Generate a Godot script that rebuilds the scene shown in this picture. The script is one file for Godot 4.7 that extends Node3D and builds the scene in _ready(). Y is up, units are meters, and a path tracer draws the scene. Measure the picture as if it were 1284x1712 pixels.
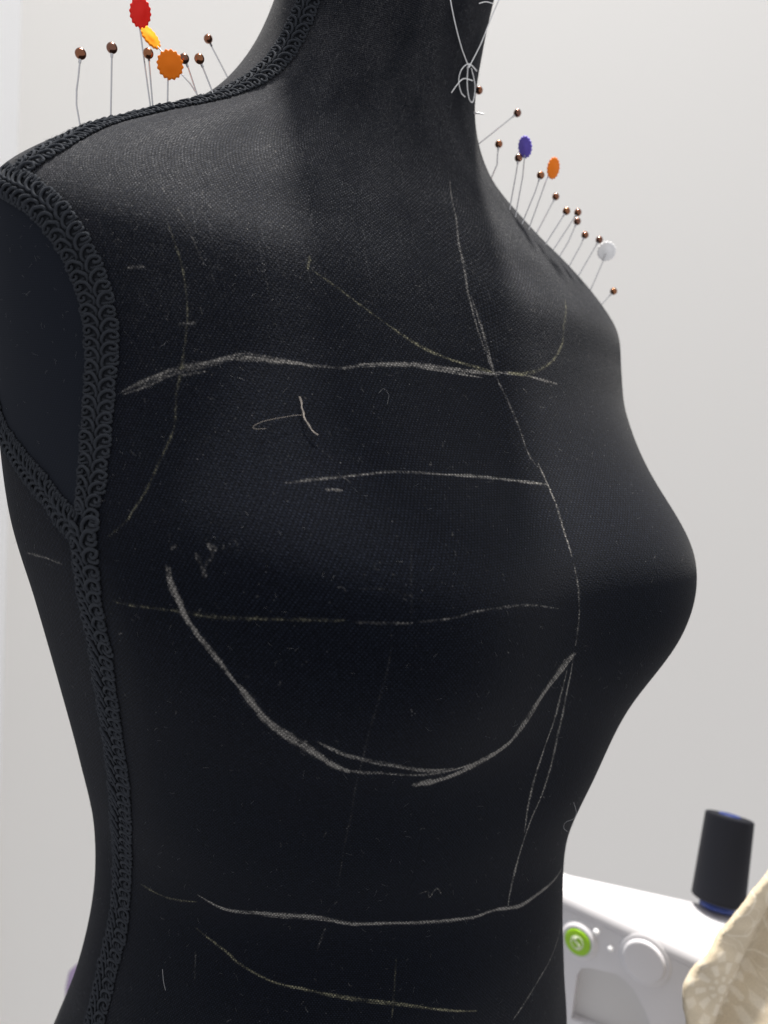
extends Node3D
# A black dress form with chalk lines, gimp braid and pins, in front of a pale wall and a white sewing machine.
# Form axes: y up from bust level, z to the front of the form, x to its left; lengths in metres.
const Y0 := 1.5
const FORM_TURN := 0.74673
const KY := [-0.34, -0.2805, -0.2295, -0.187, -0.1488, -0.1105, -0.0723, -0.034, 0.0, 0.034, 0.0638, 0.0892, 0.1105, 0.1275, 0.1445, 0.1615, 0.1828, 0.2082, 0.238, 0.2805, 0.34]
const KA := [0.1562, 0.1472, 0.1305, 0.122, 0.1221, 0.1317, 0.1426, 0.1546, 0.1647, 0.1676, 0.1697, 0.1737, 0.1763, 0.1728, 0.1535, 0.124, 0.0874, 0.0657, 0.0555, 0.0518, 0.0499]
const KF := [0.1215, 0.1253, 0.1251, 0.1257, 0.1245, 0.1211, 0.1112, 0.1041, 0.0974, 0.0878, 0.081, 0.0758, 0.0717, 0.0659, 0.0595, 0.0518, 0.0443, 0.0416, 0.0422, 0.0456, 0.0491]
const KB := [0.1119, 0.1087, 0.0959, 0.0865, 0.0823, 0.0844, 0.0889, 0.0919, 0.0919, 0.0911, 0.0897, 0.0878, 0.0838, 0.0769, 0.0685, 0.0603, 0.0538, 0.0497, 0.0468, 0.0456, 0.0452]
const KZ := [0.0083, 0.0102, 0.0091, 0.0048, 0.0009, 0.0035, 0.0049, 0.0079, 0.0063, -0.0004, 0.001, 0.0039, 0.004, -0.0013, -0.0063, -0.0108, -0.0135, -0.0111, -0.0032, 0.0063, 0.0143]
const KN := [2.2, 2.2, 2.2, 2.2, 2.2, 2.2, 2.2, 2.2, 2.2, 2.3, 2.4, 2.5, 2.5, 2.4, 2.3, 2.2, 2.1, 2.0, 2.0, 2.0, 2.0]
# chalk strokes: width, strength, tone, [angle in milliradians, height in 0.1 mm, ...]
const STROKES := [
	[6,0.36,0,[-1080,538,-1004,574,-908,621,-819,654,-741,684,-698,697,-639,692,-578,689,-532,687]],
	[3,0.28,0,[-1060,550,-983,591,-888,635,-801,664]],
	[2,0.35,0,[-895,608,-818,629]],
	[3,0.45,0,[-727,678,-656,684,-608,681]],
	[3,0.28,0,[-540,686,-493,687,-444,690,-377,713]],
	[5,0.38,0,[-397,710,-308,726,-217,738,-144,742,-57,746,-2,751]],
	[3,0.35,0,[-219,729,-130,727,-37,724]],
	[4,0.35,0,[-3,756,53,762,129,751,178,743]],
	[4,0.32,1,[-285,883,-228,835,-183,805,-119,780,-54,766,-6,755]],
	[2.5,0.17,1,[-454,1028,-397,983,-341,933,-285,883]],
	[5,0.3,1,[-450,1076,-464,1021]],
	[6,0.2,1,[316,1175,251,1043,231,954,190,875,148,825,91,781,21,759]],
	[2.5,0.26,0,[89,1651,33,1517,-3,1343,-14,1239,-31,1098,-28,999,-22,915,-14,831,-9,754]],
	[2,0.35,0,[-27,1062,-14,930,-9,808,-6,747]],
	[2.2,0.2,0,[-6,747,4,665,10,592,14,520,13,448,18,397,27,367]],
	[2.2,0.34,0,[29,391,29,315,22,233,7,149,-4,55]],
	[3,0.14,0,[-6,34,-9,-30,-14,-163,-19,-279]],
	[2,0.3,0,[-728,298,-631,320,-538,337,-454,351,-369,352,-258,344]],
	[4,0.32,0,[-296,348,-176,340,-75,328,12,313,28,310]],
	[2,0.3,0,[-637,289,-600,288]],
	[5,0.17,1,[-1297,-138,-1254,-137,-1176,-130,-1091,-122,-1017,-121,-946,-112,-880,-103,-790,-91,-715,-84]],
	[2.5,0.08,0,[-703,-88,-573,-86]],
	[2.5,0.13,0,[-559,-82,-467,-74,-396,-62,-293,-66,-198,-80,-87,-118]],
	[1.5,0.03,0,[-501,149,-541,57,-565,-29,-577,-91]],
	[1.5,0.03,0,[-671,10,-619,13,-570,-3,-518,-21]],
	[6.9,0.45,0,[-1089,18,-1093,-28,-1088,-81,-1079,-134,-1061,-187,-1034,-243,-1000,-312,-979,-354]],
	[6,0.4,0,[-1089,-54,-1083,-107,-1081,-157]],
	[10,0.5,0,[-981,-339,-947,-408,-910,-465,-864,-509,-816,-547,-774,-586,-730,-623,-687,-648]],
	[3,0.3,0,[-957,-383,-925,-462,-863,-522,-798,-570,-730,-625]],
	[5,0.38,0,[-789,-521,-725,-561,-641,-597,-570,-625,-452,-668,-366,-688]],
	[4.4,0.38,0,[-713,-633,-662,-651,-595,-659,-503,-681,-405,-695,-313,-687]],
	[9,0.48,0,[-491,-729,-415,-729,-357,-719,-278,-693,-216,-671,-177,-642,-151,-615]],
	[4,0.6,0,[-375,-693,-257,-687,-197,-656]],
	[11,0.38,0,[-174,-652,-136,-557,-110,-460,-72,-385,-46,-344,-19,-308]],
	[4.4,0.36,0,[-20,-315,-8,-461,21,-631,45,-812,36,-957,10,-1074,3,-1150,2,-1253,6,-1376,7,-1506]],
	[3.5,0.36,0,[-33,-373,-24,-481,-6,-618,-3,-764,-11,-907,-14,-1012,-5,-1135]],
	[5,0.5,0,[-1125,-1375,-1017,-1398,-894,-1372,-719,-1355,-614,-1383,-471,-1397,-288,-1433,-141,-1475,-47,-1488,64,-1538,204,-1549,474,-1591]],
	[2.5,0.4,0,[-893,-1387,-718,-1370,-571,-1400]],
	[3,0.2,1,[-1384,-1485,-1246,-1463,-1126,-1413]],
	[5,0.26,1,[-1135,-1540,-1016,-1595,-965,-1630,-851,-1670,-743,-1683,-599,-1710,-427,-1753,-296,-1807,-106,-1900]],
	[2,0.17,1,[-431,-1559,-434,-1659,-439,-1818]],
	[3.5,0.35,0,[505,-1905,333,-1950,202,-1978,49,-2052]],
	[2.5,0.22,1,[-829,1119,-808,993,-810,899,-825,803,-861,693,-918,545,-943,456,-974,394,-1030,310,-1077,241,-1137,170,-1171,131,-1246,73]],
	[2,0.14,0,[-796,1175,-772,1104,-743,984]],
	[2.5,0.4,0,[-853,775,-805,785]],
	[3,0.35,0,[-972,941,-921,949]],
	[2,0.04,0,[-629,-157,-666,-410,-660,-662,-651,-846,-657,-1014,-659,-1190]],
	[2,0.12,0,[-679,-1405,-703,-1518]],
	[1.5,0.22,0,[-384,-1273,-353,-1267,-341,-1301,-321,-1263,-297,-1301]],
	[4,0.2,0,[-967,98,-963,68,-985,41,-1006,-4]],
	[4,0.3,0,[-1063,69,-1047,82]],
	[3,0.35,0,[-968,99,-953,93,-954,80]],
	[5,0.2,0,[-1002,67,-999,33,-995,0]],
	[3,0.14,0,[-1582,-100,-1489,-78,-1426,-72]],
	[2,0.15,0,[-1135,-1642,-1135,-1767]],
]
const SHOULDER := [-1183,2330,-1179,2242,-1150,2120,-1140,2000,-1168,1899,-1225,1825,-1262,1746,-1310,1686,-1350,1632,-1360,1560,-1325,1467,-1300,1381,-1320,1305,-1370,1246]
const ARM := [-1500,1225,-1400,1190,-1310,1156,-1205,1085,-1150,1005,-1113,925,-1099,850,-1099,763,-1118,664,-1148,555,-1182,430,-1215,333,-1262,219,-1300,135]
const SIDE := [-1318,100,-1330,60,-1342,-28,-1369,-170,-1391,-420,-1401,-611,-1408,-858,-1429,-1117,-1456,-1287,-1492,-1575,-1510,-1745,-1535,-1898,-1550,-2011,-1558,-2177,-1565,-2500,-1570,-2900]
const BACK := [-1346,76,-1391,121,-1427,175,-1505,247,-1628,361,-1790,560,-1890,800,-1860,1020,-1740,1170,-1600,1225]
# pins: head colour, then head, bends and foot in 0.1 mm (world axes, from bust level)
const PINS := [
	["b",[-1074,1751,994,-1080,1668,992,-1088,1628,984,-1089,1578,978,-1080,1527,971]],
	["b",[-995,1818,899,-995,1693,889,-997,1589,877]],
	["b",[-903,1866,757,-907,1851,734,-886,1692,729]],
	["b",[-800,1914,616,-786,1884,594,-746,1786,582]],
	["b",[-727,1903,656,-714,1874,634,-672,1788,620]],
	["b",[-823,2186,163,-807,2157,141,-711,2009,135]],
	["red",[-952,2017,752,-952,1978,732,-890,1681,745], 0.03, 0.73],
	["amber",[-996,2032,483,-953,2003,474,-859,1915,473,-811,1873,465,-777,1829,458], 0.85, 1.1],
	["orange",[-830,1847,717,-839,1809,696,-840,1720,682], 0, 0.3],
	["b",[489,2261,-337,451,2236,-334]],
	["b",[700,2157,-313,529,1994,-291]],
	["b",[624,2009,-358,623,1948,-350,625,1901,-344,602,1829,-334]],
	["b",[721,1908,-229,716,1827,-218,699,1640,-194]],
	["b",[849,1840,-255,829,1754,-243,775,1581,-220]],
	["b",[1002,1837,-613,909,1615,-584]],
	["b",[1024,1699,-358,928,1513,-333]],
	["b",[1112,1731,-489,995,1512,-460]],
	["b",[1127,1698,-550,1087,1577,-535,1047,1497,-524]],
	["b",[1185,1634,-575,1166,1575,-567,1113,1455,-551]],
	["b",[1269,1615,-576,1172,1407,-548]],
	["b",[1398,1348,-623,1339,1270,-613]],
	["violet",[760,1973,-248,753,1920,-241,753,1818,-227,734,1608,-200], 0.2, -0.87],
	["orange",[908,1893,-297,888,1832,-289,818,1564,-254], 0, 0.95],
	["white",[1333,1570,-638,1320,1517,-631,1282,1401,-615,1263,1347,-608], 0, 0.2],
]
const LABELS := [
	"bronze ball pin with kinked shaft, leftmost on the near shoulder",
	"upright bronze ball pin, second from left on the near shoulder",
	"bronze ball pin just under the red and amber heads",
	"bronze ball pin touching the right edge of the big orange rosette",
	"bronze ball pin leaning left, between the orange rosette and the neck",
	"bronze ball pin highest and nearest the neck on the near shoulder",
	"pin with a red scalloped head, tallest on the near shoulder",
	"pin with a tilted amber scalloped head and bent shaft below the red one",
	"pin with a round orange scalloped head facing forward on the near shoulder",
	"bronze pin head pressed against the neck below the white bow",
	"long slanting bronze ball pin topmost on the far shoulder near the neck",
	"bronze ball pin with bent shaft just left of the violet rosette",
	"bronze ball pin directly below the violet rosette",
	"bronze ball pin just left of the far orange rosette",
	"bronze ball pin alone below the far orange rosette",
	"bronze ball pin left of the close stacked pair on the far shoulder",
	"upper bronze ball pin of the close stacked pair on the far shoulder",
	"lower bronze ball pin of the close stacked pair on the far shoulder",
	"bronze ball pin between the stacked pair and the pin beside the white rosette",
	"bronze ball pin touching the white rosette on its left",
	"short bronze ball pin lowest on the far shoulder",
	"pin with a violet scalloped head on the far shoulder",
	"pin with a narrow orange scalloped head on the far shoulder",
	"pin with a white scalloped head low on the far shoulder"]
const BASE := Color(0.0112, 0.0142, 0.0238)
const DUST_AND_LIGHT := 0.046  # dusty grey, with the light on chest and hips painted in
const CHALK := 1.9
const SHEEN := 0.085
const CELL := 0.0008
const CORD := Color(0.028, 0.031, 0.037)
const WALL := Color(0.79, 0.77, 0.735)
const AMBIENT := 0.725
const KEY := 12.0
const TOP_FILL := 1.8
const TEX := 2048
const TU0 := -2.75
const TU1 := 1.85
const TY := 0.306
var rng := RandomNumberGenerator.new()
var used := {}
var form: Node3D

# ---------------------------------------------------------------- helpers
func numbered(called: String) -> String:
	if not used.has(called):
		used[called] = 0
		return called
	used[called] += 1
	return "%s_%03d" % [called, used[called]]

func thing(called: String, label: String, category: String, at: Vector3, group := "") -> Node3D:
	var o := Node3D.new()
	o.name = numbered(called)
	add_child(o, true)
	o.position = at
	tag(o, label, category, group)
	return o

func tag(o: Node, label: String, category: String, group := "") -> void:
	o.set_meta("label", label)
	o.set_meta("category", category)
	if group != "":
		o.set_meta("group", group)

func put(called: String, mesh: Mesh, mat: Material, parent: Node, at := Vector3.ZERO) -> MeshInstance3D:
	var o := MeshInstance3D.new()
	o.name = called
	o.mesh = mesh
	o.material_override = mat
	o.position = at
	parent.add_child(o, true)
	return o

func plain(color: Color, rough := 0.6, metal := 0.0, spec := 0.5) -> StandardMaterial3D:
	var m := StandardMaterial3D.new()
	m.albedo_color = color.linear_to_srgb()
	m.roughness = rough
	m.metallic = metal
	m.metallic_specular = spec
	return m

func spline(V: Array, y: float) -> float:
	var k := 0
	while k < KY.size() - 2 and y > KY[k + 1]:
		k += 1
	var h: float = KY[k + 1] - KY[k]
	var t: float = (y - KY[k]) / h
	var a := maxi(k - 1, 0)
	var b := mini(k + 2, KY.size() - 1)
	var m0: float = (V[k + 1] - V[a]) / (KY[k + 1] - KY[a])
	var m1: float = (V[b] - V[k]) / (KY[b] - KY[k])
	var t2 := t * t
	var t3 := t2 * t
	return (2 * t3 - 3 * t2 + 1) * V[k] + (t3 - 2 * t2 + t) * h * m0 + (3 * t2 - 2 * t3) * V[k + 1] + (t3 - t2) * h * m1

func row(y: float) -> Array:
	return [spline(KA, y), spline(KF, y), spline(KB, y), spline(KZ, y), 2.0 / spline(KN, y), exp(-pow((y + 0.00779) / (0.07196 if y > -0.00779 else 0.08381), 2.0))]

func on_row(th: float, y: float, r: Array) -> Vector3:
	var s := sin(th)
	var c := cos(th)
	var x: float = r[0] * signf(s) * pow(absf(s), r[4])
	var z: float = (r[1] if c > 0 else r[2]) * signf(c) * pow(absf(c), r[4])
	if r[5] > 1e-4:
		var w := clampf((c + 0.05) / 0.35, 0, 1)
		w = w * w * (3 - 2 * w)
		z += 0.05347 * r[5] * w * (exp(-pow((x - 0.09176) / 0.0917, 2.0)) + exp(-pow((x + 0.09176) / 0.0917, 2.0)))
	return Vector3(x, y, z + r[3])

func skin(th: float, y: float) -> Vector3:
	return on_row(th, y, row(y))

func skin_frame(th: float, y: float) -> Array:   # point, d/dth, d/dy, outward normal
	var e := 0.004
	var dt := (skin(th + e, y) - skin(th - e, y)) / (2 * e)
	var dy := (skin(th, y + 0.001) - skin(th, y - 0.001)) / 0.002
	return [skin(th, y), dt, dy, dy.cross(dt).normalized() * -1.0]

func slide(p: Vector2, f: Array, d: Vector3) -> Vector2:   # the surface place about d away from p
	var a: float = f[1].dot(f[1])
	var b: float = f[1].dot(f[2])
	var c: float = f[2].dot(f[2])
	var u: float = f[1].dot(d)
	var v: float = f[2].dot(d)
	var q := a * c - b * b
	return p + Vector2((u * c - v * b) / q, (v * a - u * b) / q)

func curve2(list: Array) -> PackedVector2Array:   # milliradian and 0.1 mm pairs, smoothed
	var P := PackedVector2Array()
	for k in range(0, list.size(), 2):
		P.append(Vector2(list[k] * 0.001, list[k + 1] * 0.0001))
	var out := PackedVector2Array()
	for k in P.size() - 1:
		var a := P[maxi(k - 1, 0)]
		var b := P[mini(k + 2, P.size() - 1)]
		for j in 12:
			out.append(P[k].cubic_interpolate(P[k + 1], a, b, j / 12.0))
	out.append(P[P.size() - 1])
	return out

func even(path: PackedVector2Array, step: float) -> Array:   # stations [place, point] every step metres along the surface
	var out := []
	var left := 0.0
	for k in path.size() - 1:
		var a := skin(path[k].x, path[k].y)
		var b := skin(path[k + 1].x, path[k + 1].y)
		var d := a.distance_to(b)
		while left < d:
			out.append(path[k].lerp(path[k + 1], left / d))
			left += step
		left -= d
	return out

func tube(st: SurfaceTool, P: Array, r0: float, r1: float, sides := 6, closed_ends := true) -> void:
	var n := P.size()
	var base := tube_base(st)
	var up := Vector3.UP
	var rings := []
	for k in n:
		var t: Vector3 = (P[mini(k + 1, n - 1)] - P[maxi(k - 1, 0)]).normalized()
		if k == 0:
			up = Vector3.RIGHT if absf(t.y) > 0.8 else Vector3.UP
		up = (up - t * up.dot(t)).normalized()
		var w := t.cross(up)
		var r := lerpf(r0, r1, k / float(n - 1))
		for j in sides:
			var a := TAU * j / sides
			var d := up * cos(a) + w * sin(a)
			st.set_normal(d)
			st.add_vertex(P[k] + d * r)
	for k in n - 1:
		for j in sides:
			var a := base + k * sides + j
			var b := base + k * sides + (j + 1) % sides
			for i in [a, a + sides, b, b, a + sides, b + sides]:
				st.add_index(i)
	if closed_ends:
		for e in [0, n - 1]:
			for j in range(1, sides - 1):
				var o: int = base + e * sides
				for i in ([o, o + j, o + j + 1] if e == 0 else [o, o + j + 1, o + j]):
					st.add_index(i)
	counts[st] = base + n * sides

var counts := {}
func tube_base(st: SurfaceTool) -> int:
	return counts.get(st, 0)

func begin() -> SurfaceTool:
	var st := SurfaceTool.new()
	st.begin(Mesh.PRIMITIVE_TRIANGLES)
	return st

func smooth(P: Array, per := 6) -> Array:
	var out := []
	for k in P.size() - 1:
		for j in per:
			out.append(P[k].cubic_interpolate(P[k + 1], P[maxi(k - 1, 0)], P[mini(k + 2, P.size() - 1)], j / float(per)))
	out.append(P[P.size() - 1])
	return out

func points(list: Array) -> Array:   # 0.1 mm triples to world points
	var out := []
	for k in range(0, list.size(), 3):
		out.append(Vector3(list[k], list[k + 1], list[k + 2]) * 0.0001 + Vector3(0, Y0, 0))
	return out

func lathe(P: Array, sides := 40) -> ArrayMesh:   # profile of Vector2(radius, height), sharp where points repeat
	var st := begin()
	var n := P.size()
	for k in n:
		var d: Vector2 = P[mini(k + 1, n - 1)] - P[maxi(k - 1, 0)]
		if k + 1 < n and P[k + 1].is_equal_approx(P[k]):
			d = P[k] - P[k - 1]
		if k > 0 and P[k - 1].is_equal_approx(P[k]):
			d = P[k + 1] - P[k]
		var nn := Vector2(d.y, -d.x).normalized()
		for j in sides:
			var a := TAU * j / sides
			st.set_normal(Vector3(nn.x * cos(a), nn.y, nn.x * sin(a)))
			st.add_vertex(Vector3(P[k].x * cos(a), P[k].y, P[k].x * sin(a)))
	for k in n - 1:
		for j in sides:
			var a := k * sides + j
			var b := k * sides + (j + 1) % sides
			for i in [a, b, a + sides, b, b + sides, a + sides]:
				st.add_index(i)
	return st.commit()

# ---------------------------------------------------------------- cloth of the form
func cloth_images() -> Array:
	var chalk := PackedFloat32Array()
	chalk.resize(TEX * TEX)
	var tone := PackedByteArray()
	tone.resize(TEX * TEX)
	var per_t := TEX / (TU1 - TU0)
	var per_y := TEX / (2 * TY)
	var noise := FastNoiseLite.new()
	noise.seed = 5
	noise.frequency = 0.006
	noise.fractal_octaves = 4
	var strokes := STROKES.duplicate()
	for s in STROKES:            # the broad marks were gone over twice
		if s[0] >= 9 or (s[0] >= 4.5 and s[1] >= 0.35):
			var again: Array = s[3].duplicate()
			for k in again.size():
				again[k] += int(rng.randf_range(-4, 4)) + (5 if k % 2 == 0 else -7)
			strokes.append([s[0] * 0.5, s[1] * 0.75, s[2], again])
	for s in strokes:
		var path := curve2(s[3])
		var stations := even(path, 0.00016)
		var width: float = s[0] * (0.00024 if s[0] < 7 else 0.00036) + 0.00042
		var weak: bool = s[1] < 0.25
		var n := stations.size()
		var wander := rng.randf() * 100.0
		var strands := []
		for j in 15:
			strands.append(pow(rng.randf(), 2.6) * 2.2 + 0.22)
		var f := []
		for k in n:
			var p: Vector2 = stations[k]
			if k % 8 == 0 or f.is_empty():
				f = skin_frame(p.x, p.y)
			var q: Vector2 = stations[mini(k + 6, n - 1)] - stations[maxi(k - 6, 0)]
			var dir: Vector3 = f[1] * q.x + f[2] * q.y
			var side: Vector3 = f[3].cross(dir).normalized()
			var t := k / float(n)
			var press: float = s[1] * (0.62 if weak else 1.0) * (0.62 + 0.38 * sin(t * 23.0 + wander) * sin(t * 57.0 + wander * 2.0)) * clampf(minf(t, 1.0 - t) * 9.0 + 0.25, 0, 1)
			var patchy := clampf(0.9 + 3.0 * noise.get_noise_2d(k * (5.0 if weak else 2.0), wander * 20.0), 0.4 if weak else 0.5, 1.3)
			press *= patchy
			var taper := clampf(minf(t, 1.0 - t) * 5.0 + 0.3, 0, 1)
			var body := width * (0.8 + 0.25 * sin(t * 11.0 + wander)) * taper
			var dots := int(ceil(width / 0.00012)) + 1
			for j in dots:
				var across := rng.randf_range(-0.5, 0.5)
				if rng.randf() < 0.2:
					across *= 1.9
				across += 0.2 * noise.get_noise_2d(k * 7.0, wander * 9.0)
				var at := slide(p, f, side * across * body)
				var px := int((at.x - TU0) * per_t + rng.randf_range(-0.4, 0.4))
				var py := int((TY - at.y) * per_y + rng.randf_range(-0.4, 0.4))
				if px < 1 or py < 1 or px >= TEX - 1 or py >= TEX - 1:
					continue
				var cx := int(floor(at.x * 0.30 / CELL))
				var cy := int(floor(at.y * 2.0 / CELL))
				var thread := (1.0 if (cx + cy) % 2 == 0 else 0.3) * (0.12 + 1.7 * pow(fposmod(sin(cx * 12.9898 + cy * 78.233) * 43758.5, 1.0), 1.6))
				var streak: float = strands[posmod(int((across + 0.5) * (14.0 if s[0] > 6 else 9.0) + 1.6 * sin(t * 5.0 + wander) + 0.7 * sin(t * 17.0)), 15)]
				var v: float = press * pow(rng.randf(), 1.5) * 1.9 * thread * streak * maxf(0.12, 1.0 - 2.2 * across * across)
				var i := py * TEX + px
				chalk[i] = minf(chalk[i] + v * CHALK, 0.95)
				tone[i] = s[2]
	# specks of dust and short lint fibres lying on the cloth
	for k in 60000:
		var y := TY * rng.randf_range(-1, 1)
		var thick := smoothstep(-0.02, 0.13, y)
		if rng.randf() > 0.1 + 0.9 * thick:
			continue
		var i := clampi(int((TY - y) * per_y), 1, TEX - 2) * TEX + rng.randi_range(1, TEX - 2)
		chalk[i] = maxf(chalk[i], pow(rng.randf(), 4.0) * 0.8)
	for k in 4800:
		var p := Vector2(rng.randf_range(1, TEX), rng.randf_range(1, TEX))
		if rng.randf() > 0.25 + 0.75 * smoothstep(-0.02, 0.13, TY - p.y / per_y):
			continue
		var d := Vector2.from_angle(rng.randf() * TAU)
		var bend := rng.randf_range(-0.35, 0.35)
		var bright := pow(rng.randf(), 2.5) * 0.4 + 0.03
		for j in rng.randi_range(2, 11):
			p += d * 0.8
			d = d.rotated(bend)
			if p.x < 1 or p.y < 1 or p.x >= TEX - 1 or p.y >= TEX - 1:
				break
			var i := int(p.y) * TEX + int(p.x)
			chalk[i] = maxf(chalk[i], bright)
	var cloud := noise.get_image(TEX, TEX).get_data()
	var color := PackedByteArray()
	color.resize(TEX * TEX * 3)
	var relief := PackedByteArray()
	relief.resize(TEX * TEX)
	var lut := PackedByteArray()          # linear to sRGB
	lut.resize(4096)
	for k in 4096:
		lut[k] = int(Color(k / 4095.0, 0, 0).linear_to_srgb().r * 255.0 + 0.5)
	var h := 12345
	for py in TEX:
		var y := TY - py / per_y
		var row_dust_light := DUST_AND_LIGHT * (smoothstep(0.05, 0.16, y) + 0.12 * smoothstep(-0.02, 0.05, y)) + DUST_AND_LIGHT * 0.4 * smoothstep(-0.16, -0.24, y)  # dusty film, also lightened in colour where chest and hip catch light
		for px in TEX:
			var i := py * TEX + px
			h = (h * 1103515245 + 12345) & 0x7fffffff
			var g := ((h >> 12) & 255) / 255.0
			var dust_light := row_dust_light * (0.35 + 1.1 * cloud[i] / 255.0) * (0.25 + 3.0 * g * g * g)
			var own := 0.4 + 1.2 * (((h >> 20) & 255) / 255.0)
			var a := chalk[i]
			var warm := 0.68 if tone[i] == 1 else 0.93
			color[i * 3] = lut[int((BASE.r * own + dust_light) * (1.0 - a) * 4095 + 0.42 * a * 4095)]
			color[i * 3 + 1] = lut[int((BASE.g * own + dust_light * 0.99) * (1.0 - a) * 4095 + 0.40 * a * 4095)]
			color[i * 3 + 2] = lut[int((BASE.b * own + dust_light * 0.99) * (1.0 - a) * 4095 + 0.40 * warm * a * 4095)]
			relief[i] = (h >> 14) & 255
	return [Image.create_from_data(TEX, TEX, false, Image.FORMAT_RGB8, color), Image.create_from_data(TEX, TEX, false, Image.FORMAT_L8, relief)]

func weave_image(low: float) -> Image:
	var im := Image.create(64, 64, false, Image.FORMAT_RGB8)
	for y in 64:
		for x in 64:
			var over := (x / 4 + y / 4) % 2 == 0
			var u := (x % 4) / 3.0 - 0.5
			var v := (y % 4) / 3.0 - 0.5
			var k := 1.0 - 1.6 * (v * v if over else u * u) - (0.0 if over else 0.25)
			k = low + (1.0 - low) * clampf(k, 0, 1) * rng.randf_range(0.85, 1.0)
			im.set_pixel(x, y, Color(k, k, k))
	return im

func build_form() -> void:
	form = thing("dress_form", "black cloth covered dress form marked with white chalk lines and edged with black braid", "dress form", Vector3(0, Y0 - 0.34, 0))
	form.rotation.y = FORM_TURN
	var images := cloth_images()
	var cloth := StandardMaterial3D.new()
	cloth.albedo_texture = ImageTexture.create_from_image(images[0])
	cloth.roughness = 0.95
	cloth.metallic_specular = 0.12
	cloth.rim_enabled = true
	cloth.rim = SHEEN
	cloth.rim_tint = 0.0
	cloth.heightmap_enabled = true
	cloth.heightmap_texture = ImageTexture.create_from_image(images[1])
	cloth.heightmap_scale = 0.014
	cloth.detail_enabled = true
	cloth.detail_blend_mode = BaseMaterial3D.BLEND_MODE_MUL
	cloth.detail_uv_layer = BaseMaterial3D.DETAIL_UV_2
	cloth.detail_albedo = ImageTexture.create_from_image(weave_image(0.02))
	var jersey := plain(Color(0.0172, 0.0203, 0.0282), 0.9, 0.0, 0.12)
	jersey.rim_enabled = true
	jersey.rim = SHEEN * 0.8
	jersey.detail_enabled = true
	jersey.detail_blend_mode = BaseMaterial3D.BLEND_MODE_MUL
	jersey.detail_uv_layer = BaseMaterial3D.DETAIL_UV_2
	jersey.detail_albedo = ImageTexture.create_from_image(weave_image(0.55))
	# the armhole plate: the part of the surface inside the ring of braid
	var ring := curve2(ARM)
	var back := curve2(BACK)
	ring.append_array(back)
	var NT := 360
	var NY := 272
	var V := PackedVector3Array()
	var UV := PackedVector2Array()
	var UV2 := PackedVector2Array()
	var NR := PackedVector3Array()
	for k in NY + 1:
		var y := -0.34 + 0.68 * k / NY
		var r := row(y)
		for j in NT + 1:
			var th := -PI + TAU * j / NT
			V.append(on_row(th, y, r) + Vector3(0, 0.34, 0))
			UV.append(Vector2(clampf((th - TU0) / (TU1 - TU0), 0.001, 0.999), clampf((TY - y) / (2 * TY), 0.001, 0.999)))
			UV2.append(Vector2(th * 0.15, -y) / (CELL * 16.0))
	for k in NY + 1:
		for j in NT + 1:
			var a := V[k * (NT + 1) + (j + 1 if j < NT else 1)] - V[k * (NT + 1) + (j - 1 if j > 0 else NT - 1)]
			var b := V[mini(k + 1, NY) * (NT + 1) + j] - V[maxi(k - 1, 0) * (NT + 1) + j]
			NR.append(b.cross(a).normalized() * -1.0)
	var body := PackedInt32Array()
	var plate := PackedInt32Array()
	for k in NY:
		for j in NT:
			var a := k * (NT + 1) + j
			var q := [a, a + NT + 1, a + 1, a + 1, a + NT + 1, a + NT + 2]
			var mid := Vector2(-PI + TAU * (j + 0.5) / NT, -0.34 + 0.68 * (k + 0.5) / NY)
			if mid.x < -1.05 and mid.x > -1.95 and mid.y > 0.0 and mid.y < 0.13 and Geometry2D.is_point_in_polygon(mid, ring):
				plate.append_array(q)
			else:
				body.append_array(q)
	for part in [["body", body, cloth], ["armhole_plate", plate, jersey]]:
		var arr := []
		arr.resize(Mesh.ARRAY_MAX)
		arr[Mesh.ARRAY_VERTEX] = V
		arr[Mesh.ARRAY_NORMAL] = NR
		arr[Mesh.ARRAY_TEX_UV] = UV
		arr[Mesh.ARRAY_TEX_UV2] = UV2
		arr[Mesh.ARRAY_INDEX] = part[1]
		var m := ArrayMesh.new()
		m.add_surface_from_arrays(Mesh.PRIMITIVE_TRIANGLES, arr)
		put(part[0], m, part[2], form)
	for e in [0, NY]:      # discs that close the hip and the neck end
		var cap := CylinderMesh.new()
		cap.top_radius = 0.1 if e == 0 else 0.044
		cap.bottom_radius = cap.top_radius
		cap.height = 0.004
		put("end_cap", cap, jersey, form, Vector3(0, 0.002 if e == 0 else 0.678, 0.012))

func build_fuzz() -> void:
	var st := begin()
	for k in 5200:
		var p := Vector2(rng.randf_range(-2.3, 1.6), rng.randf_range(-0.3, 0.3))
		if rng.randf() > 0.35 + 0.65 * smoothstep(0.0, 0.14, p.y):
			continue
		var f := skin_frame(p.x, p.y)
		var d: Vector3 = (f[1].normalized() * rng.randf_range(-1, 1) + f[2].normalized() * rng.randf_range(-1, 1) + f[3] * rng.randf_range(0.05, 0.7)).normalized()
		var e: Vector3 = (f[1].normalized() * rng.randf_range(-1, 1) + f[2].normalized() * rng.randf_range(-1, 1) - f[3] * 0.1)
		var a: Vector3 = f[0] + Vector3(0, 0.34, 0)
		var l := rng.randf_range(0.0004, 0.0013)
		tube(st, [a, a + d * l, a + d * l * 1.7 + e * l * 0.6], 0.000028, 0.000018, 3, false)
	var o := put("cloth_fuzz", st.commit(), plain(Color(0.16, 0.16, 0.165), 0.9), form)
	o.set_meta("kind", "stuff")

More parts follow.
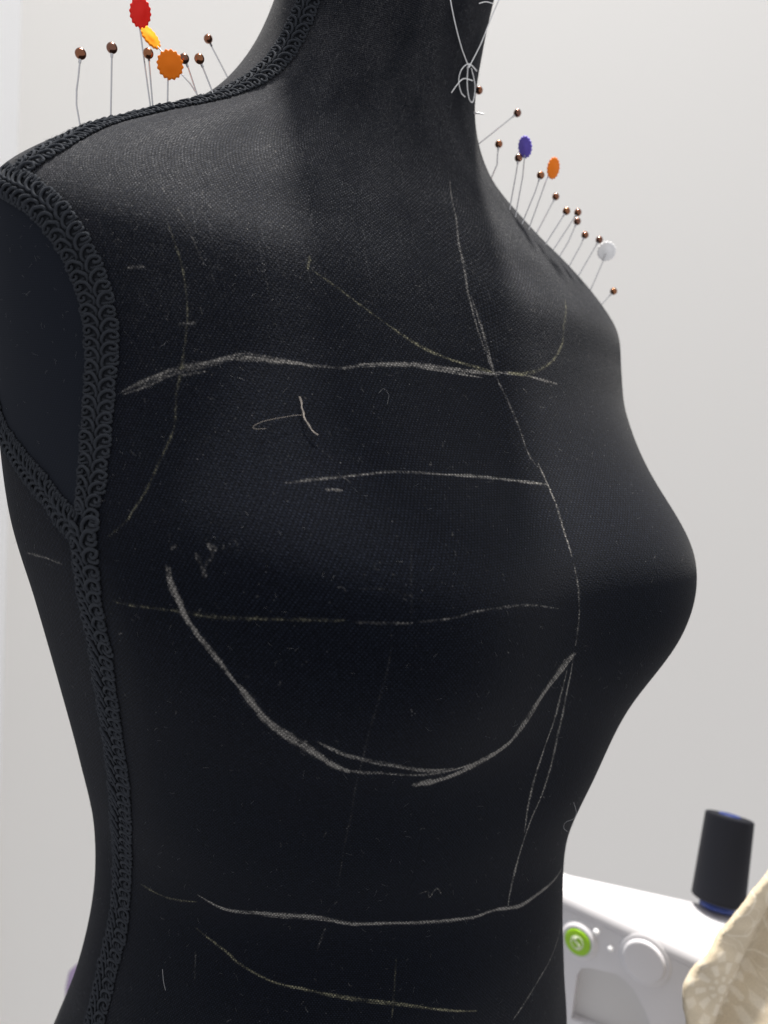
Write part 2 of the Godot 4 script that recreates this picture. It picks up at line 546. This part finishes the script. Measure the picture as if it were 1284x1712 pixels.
# ---------------------------------------------------------------- gimp braid
func loop_mesh(side: float, kind: int) -> ArrayMesh:
	var st := begin()
	var r := func(x: float, y: float, z: float) -> Vector3:
		return Vector3((x + rng.randf_range(-0.15, 0.15)) * side, y + rng.randf_range(-0.15, 0.15), z + rng.randf_range(-0.12, 0.12)) * 0.001
	var arch := [r.call(5.0, 1.3, 0.5), r.call(3.9, 1.9, 0.95), r.call(2.4, 1.6, 1.25), r.call(1.1, 0.5, 1.3), r.call(0.55, -0.8, 1.15), r.call(0.6, -1.9, 0.75), r.call(1.2, -2.6, 0.35)]
	tube(st, smooth(arch, 4), 0.00056, 0.0005, 7)
	var curl := [r.call(4.8, 1.5, 0.5), r.call(5.3, 0.8, 0.6), r.call(5.1, 0.0, 0.75), r.call(4.2, -0.4, 0.95), r.call(3.3, 0.0, 0.9), r.call(3.4, 0.7, 0.7)]
	tube(st, smooth(curl, 3), 0.00052, 0.00048, 6)
	var picot := [r.call(1.6, -1.0, 0.4), r.call(2.8, -1.4, 0.75), r.call(4.2, -1.5, 0.8), r.call(5.2, -1.2, 0.5), r.call(5.3, -0.5, 0.3)]
	tube(st, smooth(picot, 3), 0.0005, 0.00046, 6)
	for k in 6:          # stray fibres
		var a: Vector3 = r.call(4.5, rng.randf_range(-1.5, 1.5), 0.8)
		tube(st, [a, a + r.call(0.5, 0.3, 0.5), a + r.call(rng.randf_range(0.4, 1.3), rng.randf_range(-0.8, 0.8), 0.6)], 0.00005, 0.00003, 3)
	return st.commit()

func braid(called: String, list: Array, flip: float, size: float, pitch: float, loops: Array, cord: Material, tape: Material) -> void:
	var path := curve2(list)
	var stations := even(path, pitch)
	var n := stations.size()
	var frames := []
	for k in n:
		var f := skin_frame(stations[k].x, stations[k].y)
		var q: Vector2 = stations[mini(k + 1, n - 1)] - stations[maxi(k - 1, 0)]
		var along: Vector3 = (f[1] * q.x + f[2] * q.y).normalized()
		frames.append([f, along, along.cross(f[3]).normalized()])
	# woven tape under the cords
	var st := begin()
	var cols := [-1.0, -0.5, 0.0, 0.5, 1.0]
	for k in n:
		for c in 5:
			var at := slide(stations[k], frames[k][0], frames[k][2] * cols[c] * 0.0047 * size)
			var g := skin_frame(at.x, at.y)
			st.set_normal(g[3])
			st.add_vertex(g[0] + g[3] * (0.0001 if absf(cols[c]) > 0.9 else 0.0006) + Vector3(0, 0.34, 0))
	for k in n - 1:
		for c in 4:
			var a := k * 5 + c
			for i in [a, a + 5, a + 1, a + 1, a + 5, a + 6]:
				st.add_index(i)
	var root := put(called, st.commit(), tape, form)
	for k in n:
		for side in [-1, 1]:
			var at: Vector2 = stations[k]
			var shift := 0.5 if side > 0 else 0.0
			if shift > 0 and k + 1 < n:
				at = at.lerp(stations[k + 1], shift)
			var f := skin_frame(at.x, at.y)
			var along: Vector3 = (frames[k][1] - f[3] * frames[k][1].dot(f[3])).normalized()
			var out: Vector3 = along.cross(f[3]).normalized()
			var mid := slide(at, f, out * side * 0.0028 * size)
			var g := skin_frame(mid.x, mid.y)
			# lay the loop flat on the surface under its own middle
			var nn: Vector3 = g[3]
			var v: Vector3 = (-along * flip - nn * (-along * flip).dot(nn)).normalized()
			var u: Vector3 = v.cross(nn).normalized()
			var hand: float = side if u.dot(out) > 0 else -side
			var o := MeshInstance3D.new()
			o.name = "cord_loop"
			o.mesh = loops[(0 if hand > 0 else 10) + rng.randi_range(0, 9)]
			o.material_override = cord
			var turn := Basis(u, v, nn).rotated(nn, rng.randf_range(-0.10, 0.10)).scaled_local(Vector3(size * rng.randf_range(0.96, 1.08), pitch / 0.00385 * rng.randf_range(0.95, 1.08), rng.randf_range(0.85, 1.15)))
			o.transform = Transform3D(turn, g[0] + Vector3(0, 0.34, 0) - u * hand * 0.0028 * size)
			root.add_child(o, true)

func build_braids() -> void:
	var cord := plain(CORD, 0.9, 0.0, 0.1)
	cord.rim_enabled = true
	cord.rim = 0.18
	var tape := plain(CORD * 0.5, 0.95, 0.0, 0.1)
	var loops := []
	for side in [1.0, -1.0]:
		for k in 10:
			loops.append(loop_mesh(side, k))
	braid("side_seam_braid", SIDE, 1.0, 1.4, 0.0050, loops, cord, tape)
	braid("armhole_front_braid", ARM, 1.0, 1.05, 0.00385, loops, cord, tape)
	braid("armhole_back_braid", BACK, -1.0, 1.0, 0.00385, loops, cord, tape)
	braid("shoulder_braid", SHOULDER, 1.0, 1.0, 0.00385, loops, cord, tape)

# ---------------------------------------------------------------- pins
func rosette(a: Vector3, nn: Vector3, r: float) -> ArrayMesh:   # a flat round head with a scalloped rim
	var st := begin()
	var b := a.cross(nn).normalized()
	var teeth := 16
	var N := teeth * 6
	var prof := [Vector2(0.0, 1.0), Vector2(0.35, 1.0), Vector2(0.42, 0.75), Vector2(0.8, 0.7), Vector2(0.97, 0.5), Vector2(1.0, 0.0), Vector2(0.97, -0.5), Vector2(0.8, -0.7), Vector2(0.0, -0.8)]
	for k in prof.size():
		for j in N:
			var t := TAU * j / N
			var wave := 1.0 + 0.055 * cos(t * teeth) * smoothstep(0.5, 1.0, prof[k].x)
			st.add_vertex((a * cos(t) + b * sin(t)) * r * prof[k].x * wave + nn * prof[k].y * 0.0006)
	for k in prof.size() - 1:
		for j in N:
			var p := k * N + j
			var q := k * N + (j + 1) % N
			for i in [p, p + N, q, q, p + N, q + N]:
				st.add_index(i)
	st.generate_normals()
	return st.commit()

func build_pins(eye: Vector3) -> void:
	var steel := plain(Color(0.55, 0.55, 0.56), 0.22, 1.0)
	var bronze := plain(Color(0.24, 0.105, 0.06), 0.13, 1.0)
	var bronzes := [bronze, plain(Color(0.20, 0.10, 0.07), 0.2, 1.0), plain(Color(0.28, 0.12, 0.06), 0.17, 1.0)]
	var tones := {
		"red": plain(Color(0.80, 0.022, 0.015), 0.5, 0.0, 0.35), "amber": plain(Color(0.88, 0.30, 0.015), 0.7, 0.0, 0.1), "orange": plain(Color(0.84, 0.21, 0.008), 0.55, 0.0, 0.3),
		"violet": plain(Color(0.26, 0.20, 0.78), 0.5, 0.0, 0.3), "white": plain(Color(0.88, 0.88, 0.88), 0.35)}
	for key in tones:
		tones[key].backlight_enabled = true
		tones[key].backlight = tones[key].albedo_color * 0.5
	for k in PINS.size():
		var P := points(PINS[k][1])
		var n := P.size()
		var foot: Vector3 = P[n - 1]
		var end: Vector3 = foot + (foot - P[n - 2]).normalized() * 0.006
		var ball: bool = PINS[k][0] == "b"
		var root := thing("ball_pin" if ball else "rosette_pin", LABELS[k], "pin", foot, ("bronze headed pins stuck in the near shoulder" if k < 9 else "bronze headed pins stuck in the far shoulder") if ball else "pins with scalloped flat heads")
		var st := begin()
		var line := []
		for p in P:
			line.append(p - foot)
		if not ball and PINS[k][0] != "white":      # the shaft is moulded into the rim of the flat head
			line[0] += (line[1] - line[0]).normalized() * 0.0045
		line.append(end - foot)
		tube(st, line, 0.00034, 0.00032, 8)
		put("shaft", st.commit(), steel, root)
		if ball:
			var s := SphereMesh.new()
			s.radius = 0.00205
			s.height = 0.0041
			s.radial_segments = 28
			s.rings = 16
			put("head", s, bronzes[(k * 7 + k / 3) % 3], root, P[0] - foot)
			var c := CylinderMesh.new()
			c.top_radius = 0.0006
			c.bottom_radius = 0.0005
			c.height = 0.0016
			c.radial_segments = 12
			var collar := put("collar", c, steel, root, P[0] - foot + (P[1] - P[0]).normalized() * 0.0025)
			collar.quaternion = Quaternion(Vector3.UP, (P[0] - P[1]).normalized())
		else:
			var a: Vector3 = (P[0] - P[1]).normalized()
			var v: Vector3 = (eye - P[0]).normalized()
			# the disc may be tilted on its shaft: long axis turned by the first angle, then swung about it by the second
			var axis := (Vector3.UP - v * Vector3.UP.dot(v)).normalized().rotated(v, PINS[k][2])
			var nn := v.rotated(axis, PINS[k][3])
			put("head", rosette(axis, nn, 0.0053), tones[PINS[k][0]], root, P[0] - foot + nn * (0.0 if PINS[k][0] == "white" else 0.0012))

# ---------------------------------------------------------------- threads and lint
func thread(called: String, label: String, category: String, strands: Array, r: float, mat: Material, group := "") -> void:
	var root: Node3D
	var origin := Vector3.ZERO
	for k in strands.size():
		var P := points(strands[k][1])
		if k == 0:
			origin = P[P.size() - 1]
			root = thing(called, label, category, origin, group)
		for j in P.size():
			P[j] -= origin
		var st := begin()
		tube(st, smooth(P, 6), r * strands[k][2], r * strands[k][2] * 0.9, 7)
		put(strands[k][0], st.commit(), mat, root)

func build_threads() -> void:
	var white := plain(Color(0.9, 0.9, 0.9), 0.4)
	thread("white_thread", "glossy white thread tied in a small bow hanging at the neck", "thread", [
		["strand", [264,2460,305,267,2434,298,280,2386,290,313,2318,229,357,2255,139,402,2218,42], 1.0],
		["strand", [563,2680,-60,551,2649,-60,522,2569,-55,490,2475,-50,451,2340,-4,405,2220,34], 1.15],
		["bow", [448,2235,-40,404,2232,37,370,2190,79,360,2142,73,378,2100,40,401,2092,10], 1.0],
		["bow", [399,2211,44,405,2145,20,424,2095,-20,446,2100,-60,448,2168,-50,418,2222,15], 1.0],
		["tail", [432,2185,-30,384,2160,46,354,2117,79,330,2070,103], 1.0],
		["tail", [417,2451,150,450,2486,97,490,2532,-7], 0.8]], 0.00027, white)
	thread("pin_stub", "short bare pin end poking out of the neck below the bow", "pin", [["shaft", [463,2090,-180,490,2089,-175,513,2087,-171], 1.0]], 0.0004, plain(Color(0.7, 0.7, 0.7), 0.3, 0.6))
	var knot := TorusMesh.new()
	knot.inner_radius = 0.0003
	knot.outer_radius = 0.0011
	var o := put("knot", knot, white, get_node("white_thread"), Vector3(0.0402, 0.2216 + Y0, 0.0045) - get_node("white_thread").position)
	o.rotation = Vector3(0.4, 0.3, 0.9)
	thread("thread_scrap", "short twisted grey thread scrap with one loose hair, stuck on the chest", "thread", [
		["twist", [-127,575,1411,-119,558,1419,-113,540,1427,-107,523,1435,-100,508,1446,-85,486,1456,-69,468,1462,-50,454,1465], 1.0],
		["twist", [-124,575,1413,-115,556,1419,-114,538,1430,-104,523,1435,-101,506,1449,-82,486,1456,-68,466,1465,-48,456,1465], 0.9],
		["hair", [-104,516,1440,-137,511,1458,-192,496,1483,-228,484,1497,-254,468,1512,-250,459,1517,-215,463,1505], 0.26]], 0.00018, plain(Color(0.27, 0.24, 0.21), 0.8))
	var grey := plain(Color(0.3, 0.3, 0.31), 0.9)
	thread("lint_fibre", "curly grey lint fibre near the waist edge beside the sewing machine", "lint", [["fibre", [1152,-1100,745,1172,-1150,738,1166,-1185,731,1135,-1210,722,1132,-1243,712,1152,-1262,708], 1.0]], 0.00009, grey)
	thread("lint_fibre", "tiny curled lint fibre below the upper chest line", "lint", [["fibre", [134,614,1240,151,631,1214,170,610,1210,167,575,1240], 1.0]], 0.00005, plain(Color(0.16, 0.16, 0.16), 0.9))
	thread("lint_fibre", "short straight grey lint fibre low beside the side seam braid", "lint", [["fibre", [-540,-1779,1143,-530,-1822,1155,-517,-1852,1166], 1.0]], 0.0001, grey)

# ---------------------------------------------------------------- sewing machine, cone of thread, printed cloth
func build_machine() -> void:
	var m := Vector3(0.81815, 0, 0.57501)
	var nn := Vector3(-0.57501, 0, 0.81815)
	var A := Vector3(0.18125, -0.2951 + Y0, -0.15109)
	var root := thing("sewing_machine", "white sewing machine with a green button and a round dial behind the dress form", "sewing machine", A - Vector3(0, 0.3, 0))
	root.basis = Basis(m, Vector3.UP, nn)
	var white := plain(Color(0.67, 0.66, 0.685), 0.45)
	var up := Vector3(0, 0.3, 0)
	var csg := CSGPolygon3D.new()
	csg.name = "casing"
	csg.polygon = PackedVector2Array([Vector2(-0.05, -0.013), Vector2(-0.05, -0.3), Vector2(0.3, -0.3), Vector2(0.3, -0.013)])
	csg.depth = 0.03
	csg.material = white
	csg.position = up
	root.add_child(csg, true)
	var hole := CSGPolygon3D.new()
	hole.name = "throat_cut"
	hole.operation = CSGShape3D.OPERATION_SUBTRACTION
	hole.polygon = PackedVector2Array([Vector2(0.0185, -0.0965), Vector2(0.0185, -0.060), Vector2(0.021, -0.053), Vector2(0.0268, -0.0493), Vector2(0.0468, -0.0437), Vector2(0.054, -0.0455), Vector2(0.0608, -0.0491), Vector2(0.0706, -0.0604), Vector2(0.0751, -0.0683), Vector2(0.079, -0.08), Vector2(0.080, -0.0885)])
	hole.depth = 0.05
	hole.position = Vector3(0, 0, 0.01)
	hole.material = white
	csg.add_child(hole, true)
	var bm := BoxMesh.new()
	bm.size = Vector3(0.09, 0.07, 0.004)
	put("throat_panel", bm, plain(Color(0.62, 0.61, 0.61), 0.7), root, up + Vector3(0.05, -0.07, -0.009))
	# top cover: rounded front and back edges, wider towards the right
	var st := begin()
	var S := 40
	var cnt := 0
	for k in S + 1:
		var s := lerpf(-0.05, 0.3, k / float(S))
		var zb := -0.0273 - 0.404 * maxf(s + 0.0082, 0.0)
		var prof := [Vector2(0.0, -0.0128), Vector2(0.0005, -0.0095), Vector2(-0.0003, -0.006), Vector2(-0.0022, -0.0028), Vector2(-0.0055, -0.0008), Vector2(-0.0095, 0.0), Vector2(zb * 0.6, 0.0004), Vector2(zb + 0.005, 0.0), Vector2(zb + 0.0015, -0.0015), Vector2(zb, -0.005), Vector2(zb, -0.0128)]
		cnt = prof.size()
		for p in prof:
			st.add_vertex(Vector3(s, p.y, p.x))
	for k in S:
		for c in cnt - 1:
			var a := k * cnt + c
			for i in [a, a + 1, a + cnt, a + 1, a + cnt + 1, a + cnt]:
				st.add_index(i)
	st.generate_normals()
	put("top_cover", st.commit(), white, root, up)
	# start button: white collar, green cap, white emblem
	var button := put("button", lathe([Vector2(0.0150, 0), Vector2(0.0138, 0.0012), Vector2(0.0125, 0.0026), Vector2(0.0112, 0.0030), Vector2(0.0104, 0.0024), Vector2(0, 0.0024)]), white, root, up + Vector3(0.0166, -0.0319, 0))
	button.rotation.x = PI / 2
	put("cap", lathe([Vector2(0.0100, 0.002), Vector2(0.0100, 0.0032), Vector2(0.0094, 0.0037), Vector2(0.006, 0.0040), Vector2(0, 0.0041)]), plain(Color(0.30, 0.58, 0.005), 0.4), button)
	var em := begin()
	var bend := []
	for k in 21:
		var t := k / 20.0
		bend.append(Vector3(-0.0026 * sin(t * TAU), 0.0041, lerpf(-0.0042, 0.0042, t)))
	tube(em, bend, 0.0008, 0.0008, 8)
	var arc := []
	for k in 25:
		var t := TAU * k / 24.0
		arc.append(Vector3(0.0046 * sin(t), 0.0039, 0.0050 * cos(t)))
	tube(em, arc, 0.0005, 0.0005, 6)
	put("emblem", em.commit(), plain(Color(0.75, 0.82, 0.6), 0.5), button)
	var dial := put("dial", lathe([Vector2(0.0155, 0), Vector2(0.0153, 0.0022), Vector2(0.0147, 0.0032), Vector2(0.0134, 0.0036), Vector2(0, 0.0037)]), plain(Color(0.70, 0.69, 0.72), 0.5), root, up + Vector3(0.0652, -0.0231, 0))
	dial.rotation.x = PI / 2
	var collar := put("dial_seat", lathe([Vector2(0.0190, 0), Vector2(0.0182, 0.0008), Vector2(0.0165, 0.0011), Vector2(0.0150, 0.0011)]), white, root, up + Vector3(0.0652, -0.0231, 0))
	collar.rotation.x = PI / 2
	for p in [Vector3(0.0288, -0.0185, 0.001), Vector3(0.0405, -0.0265, 0.0)]:
		var b := SphereMesh.new()
		b.radius = 0.0024
		b.height = 0.0048
		put("bump", b, plain(Color(0.85, 0.85, 0.87), 0.15), root, up + p)
	# cone of black thread standing on the machine
	var cone := thing("thread_cone", "black thread cone on a blue plastic core standing on the sewing machine", "thread cone", Vector3(0.2965, -0.2945 + Y0, -0.1466))
	var prof := [Vector2(0.012, 0.0045), Vector2(0.0165, 0.0047), Vector2(0.0184, 0.006)]
	for k in 61:
		var t := k / 60.0
		prof.append(Vector2(lerpf(0.0190, 0.0175, t) + (0.00022 if k % 2 == 0 else 0.0), lerpf(0.007, 0.0665, t)))
	prof.append_array([Vector2(0.0173, 0.0678), Vector2(0.0160, 0.0683), Vector2(0.008, 0.0685)])
	var black := plain(Color(0.012, 0.013, 0.018), 0.75, 0.0, 0.25)
	black.rim_enabled = true
	black.rim = 0.3
	put("winding", lathe(prof, 48), black, cone)
	put("core", lathe([Vector2(0.0, 0.0), Vector2(0.0125, 0.0), Vector2(0.0128, 0.001), Vector2(0.0125, 0.005), Vector2(0.010, 0.0052), Vector2(0.0085, 0.0685), Vector2(0.0075, 0.0688), Vector2(0.0075, 0.0692), Vector2(0.0070, 0.0695), Vector2(0.003, 0.0695), Vector2(0.0028, 0.06)], 40), plain(Color(0.02, 0.045, 0.22), 0.5), cone)
	cone.rotation = Vector3(-0.30, 0.0, -0.13)
	build_drape()
	var far := thing("thread_spool", "small purple rounded object low on the left, half hidden behind the dress form", "spool", Vector3(-0.2915, -0.708 + Y0, -0.455))
	put("winding", lathe([Vector2(0.0, 0.0), Vector2(0.011, 0.001), Vector2(0.017, 0.008), Vector2(0.0185, 0.025), Vector2(0.0185, 0.045), Vector2(0.016, 0.062), Vector2(0.01, 0.069), Vector2(0.0, 0.07)]), plain(Color(0.30, 0.23, 0.36), 0.8), far)

func build_drape() -> void:
	var N := 512
	var im := Image.create(N, N, false, Image.FORMAT_RGB8)
	var noise := FastNoiseLite.new()
	noise.seed = 9
	noise.frequency = 0.011
	noise.fractal_octaves = 1
	var fine := FastNoiseLite.new()
	fine.seed = 3
	fine.frequency = 0.4
	for y in N:
		for x in N:
			var v := 0.0
			var curl := absf(noise.get_noise_2d(x, y))
			v = 1.0 - smoothstep(0.03, 0.11, curl)
			v = maxf(v, 0.8 * (1.0 - smoothstep(0.02, 0.07, absf(noise.get_noise_2d(x * 1.7 + 300, y * 1.7) - 0.25))))
			for c in [Vector2(183, 333), Vector2(430, 90)]:
				var d: Vector2 = Vector2(x, y) - c
				var r := d.length()
				if r < 92:
					var a := d.angle()
					var w := 0.0
					if r < 11:
						w = 1.0
					elif r > 18 and r < 30:
						w = smoothstep(-0.2, 0.5, cos(a * 8))
					elif r > 36 and r < 62:
						w = smoothstep(-0.3, 0.7, cos(a * 10 + 1.5))
					elif r > 66 and r < 88:
						w = 0.8 * smoothstep(-0.2, 0.6, cos(a * 10 + 4.6))
					v = w
			var grain := 1.0 + 0.10 * fine.get_noise_2d(x, y)
			im.set_pixel(x, y, (Color(0.79, 0.735, 0.64).lerp(Color(0.90, 0.865, 0.80), v * 0.5)) * grain)
	var mat := StandardMaterial3D.new()
	mat.albedo_texture = ImageTexture.create_from_image(im)
	mat.roughness = 0.9
	mat.metallic_specular = 0.15
	mat.rim_enabled = true
	mat.rim = 0.3
	# the fold of cloth: its left edge runs down from the upper right; behind the edge the sheet turns back
	var edge := [Vector3(0.335, -0.065, -0.03), Vector3(0.312, -0.10, -0.02), Vector3(0.2840, -0.143, -0.018), Vector3(0.2562, -0.1877, -0.0139), Vector3(0.2468, -0.2018, -0.0121), Vector3(0.2379, -0.2168, -0.0101), Vector3(0.2290, -0.2319, -0.0081), Vector3(0.2210, -0.2449, -0.0064), Vector3(0.2150, -0.2556, -0.005), Vector3(0.2152, -0.2668, -0.0035), Vector3(0.2176, -0.2754, -0.0024), Vector3(0.222, -0.30, 0.0), Vector3(0.230, -0.36, 0.0), Vector3(0.236, -0.46, -0.004), Vector3(0.240, -0.56, 0.0)]
	var L := smooth(edge, 10)
	var W := 110
	var st := begin()
	var wave := FastNoiseLite.new()
	wave.seed = 21
	wave.frequency = 28.0
	for k in L.size():
		for j in W + 1:
			var w := lerpf(-0.03, 0.26, j / float(W))
			var p: Vector3 = L[k]
			var R := 0.008
			var q := Vector3.ZERO
			if w < 0.0:
				q = Vector3(R * 0.6 - w * 1.3, w * 1.1, -R + w * 0.7)
			elif w < R * 1.57:
				var a := w / R
				q = Vector3(R * 0.6 * (1.0 - sin(a)), 0, -R * cos(a))
				q = Vector3(R * (1.0 - sin(a)) * 0.6, 0, -R * cos(a))
				q.x = R * 0.6 * pow(absf(cos(a * 0.5 + 0.785)), 1.0) if false else R * 0.6 * (1.0 - sin(a))
			else:
				q = Vector3(w - R * 1.57, 0, 0)
			p += q
			# a valley between two folds, then soft unevenness
			var valley := (p.x - 0.2525) + (p.y + 0.245) * -0.36
			p.z -= 0.012 * exp(-pow(valley / 0.006, 2.0)) * (1.0 if w > 0 else 0.0)
			p.z += 0.0035 * wave.get_noise_2d(p.x, p.y) + 0.010 * smoothstep(0.0, 0.02, valley)
			st.set_uv(Vector2((p.x - 0.19) / 0.13, (-0.17 - p.y) / 0.13))
			st.add_vertex(p + Vector3(0, Y0, 0))
	for k in L.size() - 1:
		for j in W:
			var a := k * (W + 1) + j
			for i in [a, a + 1, a + W + 1, a + 1, a + W + 2, a + W + 1]:
				st.add_index(i)
	st.generate_normals()
	var o := put(numbered("printed_cloth"), st.commit(), mat, self)
	tag(o, "folded beige cloth with a pale flower print in the lower right corner", "cloth")

# ---------------------------------------------------------------- setting and light
func build_setting() -> void:
	var paint := plain(WALL, 0.85, 0.0, 0.2)
	var n := FastNoiseLite.new()
	n.frequency = 0.05
	n.fractal_octaves = 4
	var nt := NoiseTexture2D.new()
	nt.noise = n
	nt.width = 512
	nt.height = 512
	nt.seamless = true
	paint.heightmap_enabled = true
	paint.heightmap_texture = nt
	paint.heightmap_scale = 0.012
	paint.uv1_triplanar = true
	paint.uv1_scale = Vector3.ONE * 6.0
	var b := BoxMesh.new()
	b.size = Vector3(3.2, 3.8, 0.1)
	var w := put("wall", b, paint, self, Vector3(-0.66 + 1.6, 1.9, -1.05))
	w.set_meta("kind", "structure")
	w.set_meta("label", "plain pale grey wall behind the dress form")
	var c := BoxMesh.new()
	c.size = Vector3(0.1, 3.8, 0.5)
	var v := put("side_wall", c, plain(Color(0.92, 0.92, 0.92), 0.7, 0.0, 0.3), self, Vector3(-0.71, 1.9, -0.7501))
	v.set_meta("kind", "structure")
	v.set_meta("label", "bright white wall strip at the left edge")

func aim(l: Node3D, at: Vector3, to: Vector3) -> void:
	add_child(l, true)
	l.look_at_from_position(at, to, Vector3.FORWARD if absf((to - at).normalized().y) > 0.98 else Vector3.UP)

func _ready() -> void:
	rng.seed = 77
	# camera
	var cam := Camera3D.new()
	cam.name = "camera"
	var pitch := 0.13084
	var roll := 0.09055
	var fwd := Vector3(0, -sin(pitch), -cos(pitch))
	var u0 := Vector3(0, cos(pitch), -sin(pitch))
	var right := Vector3.RIGHT * cos(roll) + u0 * sin(roll)
	var cup := u0 * cos(roll) - Vector3.RIGHT * sin(roll)
	var eye := Vector3(0.01912, 0.05635 + Y0, 0.40783)
	cam.transform = Transform3D(Basis(right, cup, -fwd), eye)
	cam.fov = 66.0
	cam.near = 0.02
	cam.far = 30.0
	var lens := CameraAttributesPhysical.new()
	lens.frustum_focal_length = 18.478
	lens.frustum_focus_distance = 0.31
	lens.exposure_aperture = 6.4
	lens.frustum_near = 0.02
	lens.frustum_far = 30.0
	cam.attributes = lens
	add_child(cam)
	# air and light
	var we := WorldEnvironment.new()
	we.name = "world"
	var env := Environment.new()
	env.background_mode = Environment.BG_COLOR
	env.background_color = Color(0.985, 0.985, 1.0)
	env.background_energy_multiplier = AMBIENT
	env.tonemap_mode = Environment.TONE_MAPPER_LINEAR
	env.tonemap_exposure = 1.0
	env.sdfgi_enabled = true
	env.ssao_enabled = true
	env.ssil_enabled = true
	we.environment = env
	add_child(we)
	var key := SpotLight3D.new()
	key.name = "ceiling_spot"
	key.light_energy = KEY
	key.light_color = Color(1.0, 0.98, 0.95)
	key.light_size = 0.08
	key.spot_angle = 11.5
	key.spot_angle_attenuation = 0.6
	key.spot_range = 8.0
	key.spot_attenuation = 2.0
	key.shadow_enabled = true
	aim(key, Vector3(-0.07, 1.90 + Y0, -0.45), Vector3(0.02, 0.0 + Y0, 0.03))
	var top := AreaLight3D.new()  # unseen soft fill added overhead to lift the chest and wall
	top.name = "overhead_fill"
	top.light_energy = TOP_FILL
	top.area_size = Vector2(1.2, 0.6)
	top.area_range = 8.0
	top.shadow_enabled = true
	aim(top, Vector3(0.05, 1.9 + Y0, 0.15), Vector3(0.05, 0.0 + Y0, 0.05))
	build_setting()
	build_form()
	build_fuzz()
	build_braids()
	build_pins(eye)
	build_threads()
	build_machine()
